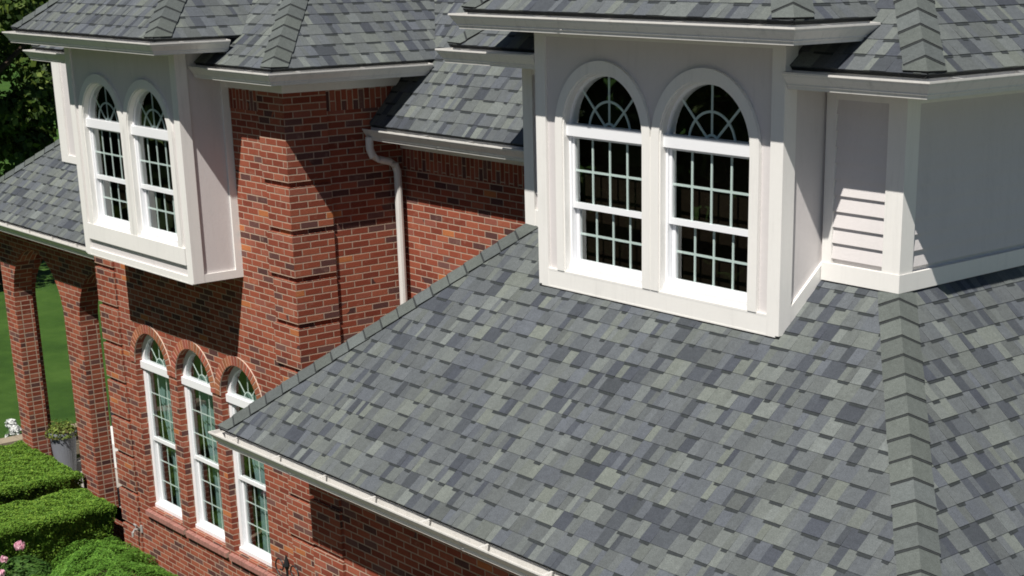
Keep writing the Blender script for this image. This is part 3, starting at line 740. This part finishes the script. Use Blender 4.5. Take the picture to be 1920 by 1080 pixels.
# spigot plate on the tower
sg=thing('garden_tap','small grey outdoor tap on the brick wall beside the yew shrub','tap',(-17.96,TY,-6.95))
m_=MB(); m_.box(-18.01,-17.91,TY-.022,TY,-6.98,-6.88); obj('wall_plate',m_,M['steel'],sg,bevel=.005)
m_=MB(); m_.tube([(-17.96,TY-.02,-6.93),(-17.96,TY-.09,-6.93),(-17.96,TY-.12,-6.96),(-17.96,TY-.12,-7.01)],.016,8); obj('spout',m_,M['steel'],sg,smooth=True)
m_=MB(); m_.tube([(-17.96,TY-.075,-6.91),(-17.96,TY-.075,-6.87)],.008,6); m_.tube([(-17.995,TY-.075,-6.868),(-17.925,TY-.075,-6.868)],.012,6); obj('handle',m_,M['steel'],sg,smooth=True)
# ================= ground =================
def lawn_mat():
    k=N('lawn'); p=k.pos()
    a=k.noise(.6,5,p,.7); b=k.noise(4,5,p,.75); c=k.noise(60,4,p,.8)
    col=k.ramp(a,[(.35,(.032,.078,.014)),(.5,(.055,.120,.020)),(.65,(.085,.165,.030))])
    col=k.mix(k.math('MULTIPLY',b,.5),col,(.022,.055,.011)); col=k.mix(k.math('MULTIPLY_ADD',c,.8,-.2,clamp=True),col,(.05,.10,.022))
    k.l(col,k.b.inputs['Base Color']); k.b.inputs['Roughness'].default_value=.9; k.b.inputs['Specular IOR Level'].default_value=.1
    k.bump(k.math('ADD',b,c),.8,.03); return k.m
g=MB(); g.face([(-900,-900,-G),(900,-900,-G),(900,900,-G),(-900,900,-G)]); struct('lawn',g,lawn_mat())
g=MB(); g.face([(-13.5,-16,-G+.004),(22,-16,-G+.004),(22,16,-G+.004),(-4.0,16,-G+.004),(-4.0,5.2,-G+.004),(-13.5,5.2,-G+.004)]); struct('bounce_paving',g,paint('bounce_paving_grey',(.19,.175,.165),.85,.12,1.2,.2))  # unseen paving, added to bounce neutral light up onto the shaded walls
g=MB(); g.face([(-23,4,-G+.004),(-13.6,4,-G+.004),(-13.6,9,-G+.004),(-23,9,-G+.004)]); struct('flower_bed',g,M['mulch'])
# ================= foliage =================
def leaves(mb,gen,n,size,seed,aspect=.55,up=0.4,sp=.55):
    rnd=random.Random(seed); mb.hascol=True
    for _ in range(n):
        p,nn=gen(rnd); nn=Vector(nn)+Vector((rnd.gauss(0,sp),rnd.gauss(0,sp),rnd.gauss(0,sp)+up)); nn.normalize()
        t=nn.cross(Vector((rnd.gauss(0,1),rnd.gauss(0,1),rnd.gauss(0,1)))).normalized(); b=nn.cross(t)
        s=size*rnd.uniform(.6,1.35); p=Vector(p); mb.cur=(rnd.random(),0,0)
        mb.face([p-t*s,p-b*s*aspect+t*s*.1,p+t*s,p+b*s*aspect+t*s*.1])
def hedge_gen(x0,x1,y0,y1,z0,z1,ph,rt=.07,tp=.16):
    A_top=(x1-x0)*(y1-y0); A_r=(y1-y0)*(z1-z0); A_e=(x1-x0)*(z1-z0); tot=A_top*1.2+A_r*.8+A_e*.9+A_r*.3
    def lump(a,b): return .012*math.sin(a*5.1+ph)+.010*math.sin(b*7.3+ph*2)+.012*math.sin(a*13+b*11+ph)+.010*math.sin(a*23-b*19)
    def g(rnd):
        q=rnd.random()*tot; d=abs(rnd.gauss(0,.022)); ds=abs(rnd.gauss(0,.05))
        if q<A_top*1.2:
            x=rnd.uniform(x0,x1);y=rnd.uniform(y0,y1); e=min(x-x0,x1-x,y-y0,y1-y); dr=0 if e>rt else rt-math.sqrt(max(0,rt*rt-(rt-e)**2))
            return (x,y,z1+lump(x,y)-dr-d),(0,0,1.3)
        q-=A_top*1.2; z=rnd.uniform(z0,z1-rt*.4); k=tp*(z1-z)
        if q<A_r*.8: y=rnd.uniform(y0,y1-k); return (x1+lump(y,z)-ds-k,y,z),(1.2,0,-.25)
        q-=A_r*.8
        if q<A_e*.9:
            x=rnd.uniform(x0+k,x1-k); up_=rnd.random()<.5
            return (x,(y1+lump(x,z)-ds-k) if up_ else (y0-lump(x,z)+ds+k),z),(0,1.2 if up_ else -1.2,-.25)
        y=rnd.uniform(y0,y1); return (x0-lump(y,z)+ds+k,y,z),(-1.2,0,-.25)
    return g
def hedge(label,x0,x1,y0,y1,z1,n,seed,core=.07):
    mb=MB(); leaves(mb,hedge_gen(x0,x1,y0,y1,-G,z1,seed),n,.016,seed,up=.0,sp=.4)
    mb.cur=(0,0,0); h_=.16*(z1+G); c_=core+.03; q0=[(x0+c_,y0+c_),(x1-c_,y0+c_),(x1-c_,y1-c_),(x0+c_,y1-c_)]; q1=[(x0+c_+h_,y0+c_+h_),(x1-c_-h_,y0+c_+h_),(x1-c_-h_,y1-c_-h_),(x0+c_+h_,y1-c_-h_)]
    mb.face([(a,b,z1-c_) for a,b in q0])
    for i in range(4): mb.face([(*q1[i],-G),(*q1[(i+1)%4],-G),(*q0[(i+1)%4],z1-c_),(*q0[i],z1-c_)])
    return tag(obj('hedge',mb,M['leafA'],None),label,'hedge','clipped hedges left of the tower')
hedge('clipped green hedge in front, ending against the tower corner',-19.86,-18.84,4.8,8.25,-6.86,140000,3)
hedge('clipped green hedge farther back, below the brick piers',-22.5,-20.40,5.4,8.50,-6.86,170000,4)
# yew shrub along the wall
def mound_gen(blobs):
    wt=[b[3]*b[4] for b in blobs]; T=sum(wt)
    def g(rnd):
        while True:
            q=rnd.random()*T; i=0
            while q>wt[i]: q-=wt[i]; i+=1
            cx,cy,cz,rx,ry,rz=blobs[i]; a=rnd.uniform(0,2*math.pi); c=rnd.uniform(0,1); s=math.sqrt(1-c*c)
            k=1+.06*math.sin(a*5+cx*9)+.05*math.sin(a*9+c*8)-abs(rnd.gauss(0,.04))
            p=(cx+rx*s*math.cos(a)*k,cy+ry*s*math.sin(a)*k,cz+rz*c*k)
            if p[1]>TY-.03: continue
            ok=True
            for j,b in enumerate(blobs):
                if j!=i and ((p[0]-b[0])/b[3])**2+((p[1]-b[1])/b[4])**2+((p[2]-b[2])/b[5])**2<.72: ok=False;break
            if ok: return p,(s*math.cos(a)/rx,s*math.sin(a)/ry,c/rz)
    return g
bl=[(-17.9,7.55,-G,.75,.75,.72),(-17.1,7.35,-G,.9,.9,.74),(-16.2,7.4,-G,.9,.85,.72),(-16.9,6.6,-G,1.0,.8,.70),(-15.4,7.45,-G,.8,.8,.66),(-15.8,6.6,-G,1,.9,.66),(-17.6,6.6,-G,.5,.6,.6)]
mb=MB(); leaves(mb,mound_gen(bl),120000,.024,8,aspect=.22,up=.9)
tag(obj('yew_shrub',mb,M['leafB']),'low spreading bright green shrub at the foot of the tower windows','shrub')
# peony bush
pb=thing('peony_bush','peony bush with dark leaves and pink blooms at the bottom left','flowering bush',(-18.3,6.3,-G))
mb=MB(); bl=[(-18.35,6.75,-G,.42,.45,.62),(-18.05,6.35,-G,.45,.45,.60),(-18.5,6.2,-G,.5,.5,.55)]
leaves(mb,mound_gen(bl),6500,.055,9,aspect=.33,up=.7); obj('foliage',mb,M['leafP'],pb)
for i,(x,y,z,s) in enumerate([(-18.50,6.80,-6.97,.062),(-18.26,6.50,-7.0,.045),(-17.85,6.29,-7.0,.05),(-18.55,6.35,-7.02,.05)]):
    mb=MB(); 
    def gb(rnd,x=x,y=y,z=z,s=s):
        a=rnd.uniform(0,6.28);c=rnd.uniform(-.5,1);q=math.sqrt(1-c*c); rr=s*rnd.uniform(.5,1); return (x+rr*q*math.cos(a),y+rr*q*math.sin(a),z+rr*c),(q*math.cos(a),q*math.sin(a),c)
    leaves(mb,gb,140,s*.42,20+i,aspect=.8,up=0); obj('bloom',mb,M['petal'],pb)
# planter
pl_=thing('planter_pot','grey tapered pot with green and dark red plants between the porch piers','planter',(-22.02,8.93,-7.35))
mb=MB(); prof=[(.135,-7.35),(.15,-7.2),(.19,-6.75),(.215,-6.74),(.215,-6.70),(.19,-6.70),(.18,-6.76),(0.001,-6.76)]
n=28
for (ra,za),(rb,zb_) in zip(prof,prof[1:]):
    for k in range(n):
        a0,a1=2*math.pi*k/n,2*math.pi*(k+1)/n
        mb.face([(-22.02+ra*math.cos(a0),8.93+ra*math.sin(a0),za),(-22.02+ra*math.cos(a1),8.93+ra*math.sin(a1),za),(-22.02+rb*math.cos(a1),8.93+rb*math.sin(a1),zb_),(-22.02+rb*math.cos(a0),8.93+rb*math.sin(a0),zb_)])
obj('pot',mb,M['pot'],pl_)
mb=MB()
def gp(rnd):
    a=rnd.uniform(0,6.28);c=rnd.uniform(0,1);q=math.sqrt(1-c*c);k=rnd.uniform(.5,1.05); return (-22.02+.24*q*math.cos(a)*k,8.93+.24*q*math.sin(a)*k,-6.76+.16*c*k*rnd.uniform(.6,1.5)),(q*math.cos(a),q*math.sin(a),c)
leaves(mb,gp,1500,.025,31,aspect=.5); obj('plants',mb,M['leafM'],pl_)
# bench on the porch
bn=thing('porch_bench','white bench with a black back seen in slivers behind the porch piers','bench',(-22.2,9.75,-7.35))
m_=MB(); m_.box(-23.2+.7,-21.0,9.55,9.95,-6.98,-6.93); obj('seat',m_,M['white'],bn,bevel=.006)
for x in(-22.45,-21.06):
    m_=MB(); m_.box(x-.03,x+.03,9.57,9.93,-7.35,-6.981); obj('leg',m_,M['white'],bn)
m_=MB(); m_.box(-22.48,-21.0,9.53,9.549,-7.33,-6.95); obj('front_panel',m_,M['white'],bn)
m_=MB(); m_.box(-22.5,-21.0,9.90,9.95,-6.929,-6.50); obj('backrest',m_,M['blackcloth'],bn,bevel=.01)
# low stone wall
lw=MB(); rnd=random.Random(5)
y=4.6
while y<9.6:
    wd_=rnd.uniform(.25,.45)
    for i in range(3):
        lw.box(-23.52,-23.31+rnd.uniform(-.012,.012),y+.006,y+wd_-.006,-G+.18*i+.006,-G+.18*(i+1)-.006)
    lw.box(-23.56,-23.28,y+.004,y+wd_-.004,-G+.545,-G+.61); y+=wd_
lw.box(-23.50,-23.33,4.6,9.6,-G,-G+.54)
tag(obj('garden_wall',lw,M['stone'],None,bevel=0),'low stone garden wall with a tan cap, running past the first pier','garden wall')
# pale flowers by the wall
wf=thing('white_flower_plant','small pale flowering plant beside the first pier','plant',(-23.92,9.0,-G))
mb=MB()
def gs(rnd): 
    a=rnd.uniform(0,6.28);k=math.sqrt(rnd.random()); z_=rnd.random(); return (-23.92+.2*k*math.cos(a),9.0+.2*k*math.sin(a),-G+z_*.6),(math.cos(a),math.sin(a),.5)
leaves(mb,gs,900,.04,41); obj('foliage',mb,M['leafP'],wf)
for i,(dx,dy,dz,s) in enumerate([(-.12,-.05,.66,.085),(.10,-.08,.60,.09),(.16,.05,.50,.07),(-.02,-.14,.50,.06)]):
    mb=MB(); c0=(-23.92+dx,9.0+dy,-G+dz)
    def gb(rnd,c0=c0,s=s):
        a=rnd.uniform(0,6.28);c=rnd.uniform(-.6,1);q=math.sqrt(1-c*c); rr=s*rnd.uniform(.6,1); return (c0[0]+rr*q*math.cos(a),c0[1]+rr*q*math.sin(a),c0[2]+rr*c),(q*math.cos(a),q*math.sin(a),c)
    leaves(mb,gb,160,s*.33,50+i,aspect=.8,up=0); obj('bloom',mb,M['petalw'],wf)
# wrought-iron garden stake
ir=thing('iron_garden_stake','black wrought iron stake with scrolled arms in front of the tower corner','garden stake',(-13.45,7.6,-G))
X,Y=-13.42,7.6
m_=MB(); m_.tube([(X,Y,-G),(X,Y,-5.95)],.013,8); m_.tube([(X,Y,-6.02),(X,Y,-5.97),(X,Y,-5.93),(X,Y,-5.85)],[.012,.034,.026,.004],8); obj('post',m_,M['iron'],ir)
for sx,sc_,z0 in((1,1,-6.12),(-1,1,-6.12),(1,.75,-6.38),(-1,.75,-6.38)):
    m_=MB(); P=[]
    for i in range(22):
        t_=i/21; a=-math.pi*.5+t_*math.pi*2.1; rr=.11*sc_*(1-t_*.68); P.append((X+sx*(.13*sc_+rr*math.cos(a)*1.0),Y,z0+.11*sc_+rr*math.sin(a)))
    P=[(X,Y,z0-.04),(X+sx*.05,Y,z0-.015)]+P
    m_.tube(P,.008,6); obj('scroll_arm',m_,M['iron'],ir)
# ================= trees behind the lawn =================
def tree(x,y,h,rad,n,seed,label,size=.10,trunk_h=2.0):
    t_=thing('broadleaf_tree',label,'tree',(x,y,-G),'trees beyond the lawn'); rnd=random.Random(seed)
    m_=MB(); m_.tube([(x,y,-G),(x+.1,y,-G+trunk_h),(x,y+.1,-G+h*.6),(x,y,-G+h*.9)],[.28,.2,.12,.03],9)
    for i in range(7):
        a=rnd.uniform(0,6.28); z0=-G+trunk_h+rnd.random()*h*.4; L=rad*.8
        m_.tube([(x,y,z0),(x+math.cos(a)*L*.5,y+math.sin(a)*L*.5,z0+L*.35),(x+math.cos(a)*L,y+math.sin(a)*L,z0+L*.5)],[.09,.06,.02],6)
    obj('trunk',m_,M['bark'],t_)
    cl=[]
    for i in range(70):
        a=rnd.uniform(0,6.28);c=rnd.uniform(-.95,1);q=math.sqrt(1-c*c); k=rnd.uniform(.35,1)**.6
        cl.append((x+rad*q*math.cos(a)*k,y+rad*q*math.sin(a)*k,-G+trunk_h*.6+(h-trunk_h*.6)*(.5+.5*c*k),rnd.uniform(.45,1.0)))
    def gt(rnd):
        cx,cy,cz,rr=cl[int(rnd.random()*len(cl))]; a=rnd.uniform(0,6.28);c=rnd.uniform(-1,1);q=math.sqrt(1-c*c);k=rnd.uniform(.3,1)**.4*rr
        return (cx+k*q*math.cos(a),cy+k*q*math.sin(a),cz+k*c*.8),(q*math.cos(a),q*math.sin(a),c)
    mb=MB(); leaves(mb,gt,n,size,seed,aspect=.6); obj('crown',mb,M['leafT'],t_)
tree(-38.5,14.6,13,3.6,42000,101,'dense dark tree filling the gap left of the bay',trunk_h=1.0)
tree(-44.5,21.0,14,4.2,30000,102,'dark tree seen beyond the porch above the lawn',trunk_h=.8)
tree(-40.5,10.8,12,3.2,30000,103,'dark tree at the left edge behind the porch roof',trunk_h=.8)
tree(-50,17.5,16,5,26000,104,'tall dark tree farthest back beyond the lawn',trunk_h=1.5)
tree(-47,26,13,4.5,16000,105,'dark tree hidden mostly behind the brick tower',trunk_h=.8)
# wooded surroundings on the open sides of the garden: one mass that shades the horizon and is mirrored in the panes
wd=MB(); rw=random.Random(9)
def gw(rnd):
    a=R(rnd.uniform(-177,-48)); rr=rnd.uniform(27,36); z=rnd.random()**.8*15.5
    h=11.5+2.2*math.sin(a*7)+1.6*math.sin(a*17+1); z=z/15.5*h
    return (-6+rr*math.cos(a),6+rr*math.sin(a),-G+z),(-math.cos(a),-math.sin(a),.3)
leaves(wd,gw,34000,.42,15,aspect=.7)
wo=obj('woodland',wd,M['leafT']); wo['label']='dark dense woodland standing all round the garden'; wo['category']='woodland'; wo['kind']='stuff'
